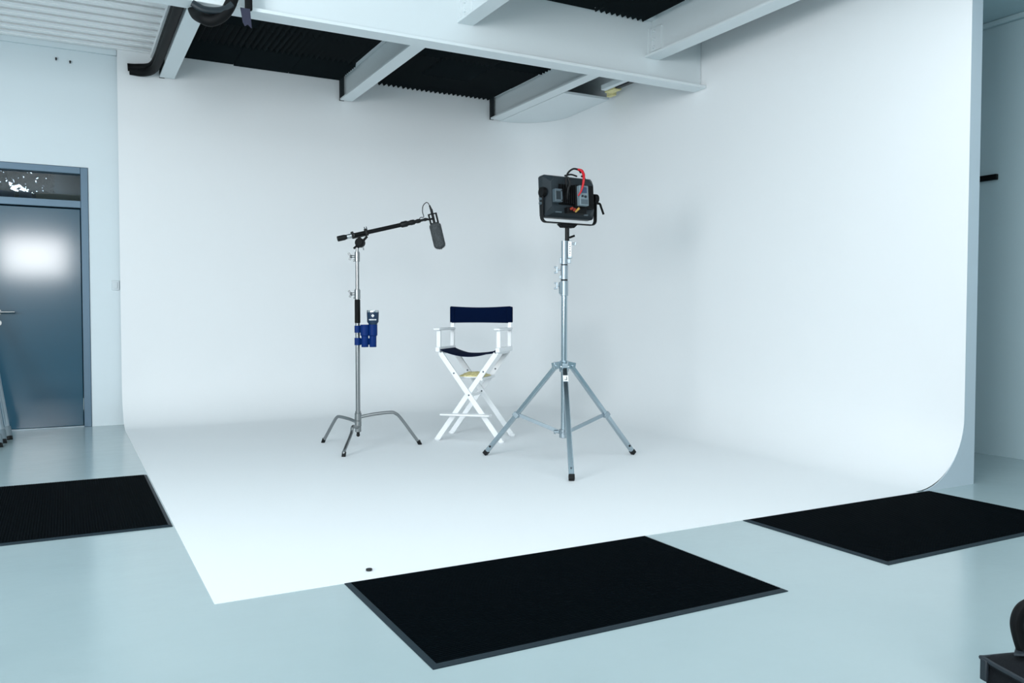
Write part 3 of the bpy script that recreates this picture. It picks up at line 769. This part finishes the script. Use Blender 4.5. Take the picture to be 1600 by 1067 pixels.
each(MB(TM).cyl((.045,-.085,.290),(.045,-.090,.290),.0075).cyl((.070,-.085,.287),(.070,-.090,.287),.009), 'battery_button', M['darkgrey'], bt)
MB(TM).box((.033,-.0865,.235),(.09,-.0853,.268)).build('battery_label', M['midgrey'], bt, smooth=0)
MB(TM).box((.013,-.05,.215),(.17,-.012,.375)).build('battery_plate', M['matte'], lp, bevel=.004)
m = MB(TM).box((-.06,-.055,.175),(.10,-.012,.215)); cp = m.build('connector_block', M['matte'], lp, bevel=.004)
m = MB(TM)
m.cyl((-.035,-.055,.200),(-.030,-.072,.205),.009).cyl((-.012,-.055,.192),(-.008,-.070,.20),.009); each(m, 'red_connector', M['orange'], cp)
each(MB(TM).cyl((.018,-.055,.196),(.024,-.072,.207),.008).cyl((.005,-.055,.185),(.005,-.068,.19),.007), 'gold_connector', M['gold'], cp)
m = MB(TM).box((-.135,-.018,.178),(-.085,-.010,.186)).box((.10,-.022,.170),(.135,-.012,.178)); each(m, 'back_label', M['midgrey'], lp, smooth=0)
m = MB(TM).tube([(-.03,-.035,.30),(-.055,-.045,.36),(-.06,-.05,.41),(-.045,-.055,.45),(-.005,-.06,.478),(.04,-.06,.475),(.058,-.06,.455)], .0065, n=10)
m.tube([(-.06,-.03,.432),(-.02,-.05,.44),(.03,-.05,.432)], .006, n=8); m.tube([(.075,-.03,.35),(.10,-.045,.40),(.095,-.045,.43),(.075,-.04,.44)], .007, n=10)
m.tube([(-.045,-.03,.27),(-.05,-.05,.33),(-.035,-.055,.38),(-.05,-.05,.42)], .009, n=10)
each(m, 'black_cable', M['black'], lp)
m = MB(TM).tube([(.030,-.06,.478),(.058,-.068,.47),(.062,-.085,.44),(.050,-.10,.40),(.040,-.10,.355),(.025,-.095,.315),(.012,-.08,.29)], [.0075,.010,.010,.0085,.0075,.006,.004], n=12); m.build('red_cable', M['red'], lp)
# yoke, foot and tilt knob
yk = MB(); yw = .026
r_ = .035; zb = .118
pts = [(lx0-.018,.03,.325),(lx0-.018,.03,zb+r_)]+[(lx0-.018+r_*(1-math.cos(t)),.03,zb+r_*(1-math.sin(t))) for t in [PI/2*i/5 for i in range(1,6)]]
pts += [(lx1+.018-r_*(1-math.sin(t)),.03,zb+r_*(1-math.cos(t))) for t in [PI/2*i/5 for i in range(0,5)]]+[(lx1+.018,.03,zb+r_),(lx1+.018,.03,.325)]
for a,b in zip(pts[:-1],pts[1:]):
    a = Vector(a); b = Vector(b); d = (b-a).normalized(); yk.bar(a-d*.003, b+d*.003, .008, .034, (0,1,0))
yo = yk.build('yoke', BK, lp, bevel=.002)
MB().cyl((lx0-.026,.03,.32),(lx0+.004,.03,.32),.034,n=24).build('pivot', M['matte'], yo, bevel=.002)
MB().cyl((lx1+.03,.03,.305),(lx1-.004,.03,.305),.034,n=24).build('pivot', M['matte'], yo, bevel=.002)
MB().tube([(lx1+.02,.03,.275),(lx1+.05,.02,.272),(lx1+.062,.02,.25),(lx1+.085,.02,.20)], .008, n=12, sub=4).build('tilt_handle', M['matte'], yo)
each(MB().cyl((lx0-.02,.03,.272),(lx0-.036,.03,.272),.010).cyl((lx0-.02,.03,.243),(lx0-.036,.03,.243),.010), 'side_bolt', M['midgrey'], yo)
MB().prism([(-.075,.112),(.075,.112),(.06,.100),(.045,.088),(-.045,.088),(-.06,.100)], .005,.055).build('foot_plate', M['matte'], lp, bevel=.003)
MB().cyl((0,.03,-.01),(0,.03,.09),.0155,n=20).build('spigot', BK, lp)
MB().bar((.012,.02,.02),(.05,.01,.035),.014,.010,(0,1,0)).build('locking_lever', M['matte'], lp, bevel=.002)

# ------------------------------------------------------------------ camera bag
bg = thing('camera_bag', 'black camera bag on the floor with carry strap and zip top', 'bag', (2.146,1.075,0), math.radians(-17.5))
def rbox(hx,hy,z0,z1,bul=.0,nu=8):
    return MB().box((-hx,-hy,z0),(hx,hy,z1))
rbox(.12,.175,0,.142).build('bag_body', M['bag'], bg, bevel=.022, segs=4)
m = MB(); # domed lid
nu = 10; vs = []; fs = []
for j in range(nu+1):
    for i in range(nu+1):
        a = i/nu*2-1; b = j/nu*2-1
        vs.append((.122*a,.177*b,.140+.028*(1-a*a)**.5*(1-b*b)**.5+.012))
for j in range(nu):
    for i in range(nu):
        q0 = j*(nu+1)+i; fs.append((q0,q0+1,q0+nu+2,q0+nu+1))
per = [i for i in range(nu+1)]+[j*(nu+1)+nu for j in range(1,nu+1)]+[nu*(nu+1)+i for i in range(nu-1,-1,-1)]+[j*(nu+1) for j in range(nu-1,0,-1)]
N = len(vs); vs += [(vs[i][0],vs[i][1],.135) for i in per]
for q0 in range(len(per)): fs.append((per[q0], per[(q0+1)%len(per)], N+(q0+1)%len(per), N+q0))
fs.append(tuple(range(N,N+len(per))))
m.add(vs,fs).build('lid', M['bag'], bg, smooth=50)
MB().tube([(-.122,-.16,.148),(-.124,.0,.148),(-.122,.16,.148),(-.10,.176,.148),(.10,.176,.148)], .006, n=8).build('zip', M['bagtrim'], bg)
MB().box((-.132,.150,.095),(-.122,.172,.150)).build('zip_pull', M['bagtrim'], bg, bevel=.003)
MB().tube([(-.125,-.14,.04),(-.135,-.08,.075),(-.137,.0,.085),(-.135,.07,.08),(-.128,.13,.045)], .012, n=8, flat=.6).build('front_pocket', M['bagtrim'], bg)
MB().tube([(-.034,.125,.155),(-.048,.135,.21),(-.052,.14,.25),(-.038,.14,.282),(-.005,.14,.296),(.03,.14,.296),(.062,.14,.28),(.072,.14,.245),(.06,.13,.155)], .027, n=12, flat=.6).build('carry_strap', M['matte'], bg)
MB().bar((-.072,.125,.180),(-.01,.06,.196),.05,.006,(0,0,1)).build('buckle_flap', M['bagtrim'], bg, bevel=.003)
MB().cyl((-.060,.100,.185),(-.062,.100,.193),.007,n=14).build('snap_button', M['rim'], bg)

# ------------------------------------------------------------------ light
Wd = bpy.data.worlds.new('world'); S.world = Wd; Wd.use_nodes = True
bgn = Wd.node_tree.nodes['Background']; bgn.inputs['Color'].default_value = (.68,.92,1,1); bgn.inputs['Strength'].default_value = .56
def area(name, loc, target, sx, sy, power, color=(.97,.985,1)):
    l = bpy.data.lights.new(name, 'AREA'); l.shape = 'RECTANGLE'; l.size = sx; l.size_y = sy; l.energy = power; l.color = color
    o = bpy.data.objects.new(name, l); COL.objects.link(o); o.location = loc
    o.rotation_euler = (Vector(target)-Vector(loc)).to_track_quat('-Z','Y').to_euler(); return o
area('window_light', (-5.6,-.6,2.5), (4.6,6.4,1.2), 3.6, 2.2, 450)
area('softbox_light', (-.55,-3.2,2.25), (-.1,8,1.5), 1.2, .8, 135)
area('overhead_fill_light', (2.3,2.3,3.45), (2.3,2.9,0), 4.0, 2.6, 105)  # overhead fill added to brighten the floor, no opening in the ceiling
area('deck_fill_light', (-1.9,2.6,1.9), (-.5,8.4,3.3), 1.2, 1.0, 60)  # unseen fill added to brighten the roof deck and door wall

S.view_settings.view_transform = 'Standard'; S.view_settings.look = 'None'; S.view_settings.exposure = -.25; S.view_settings.gamma = 1
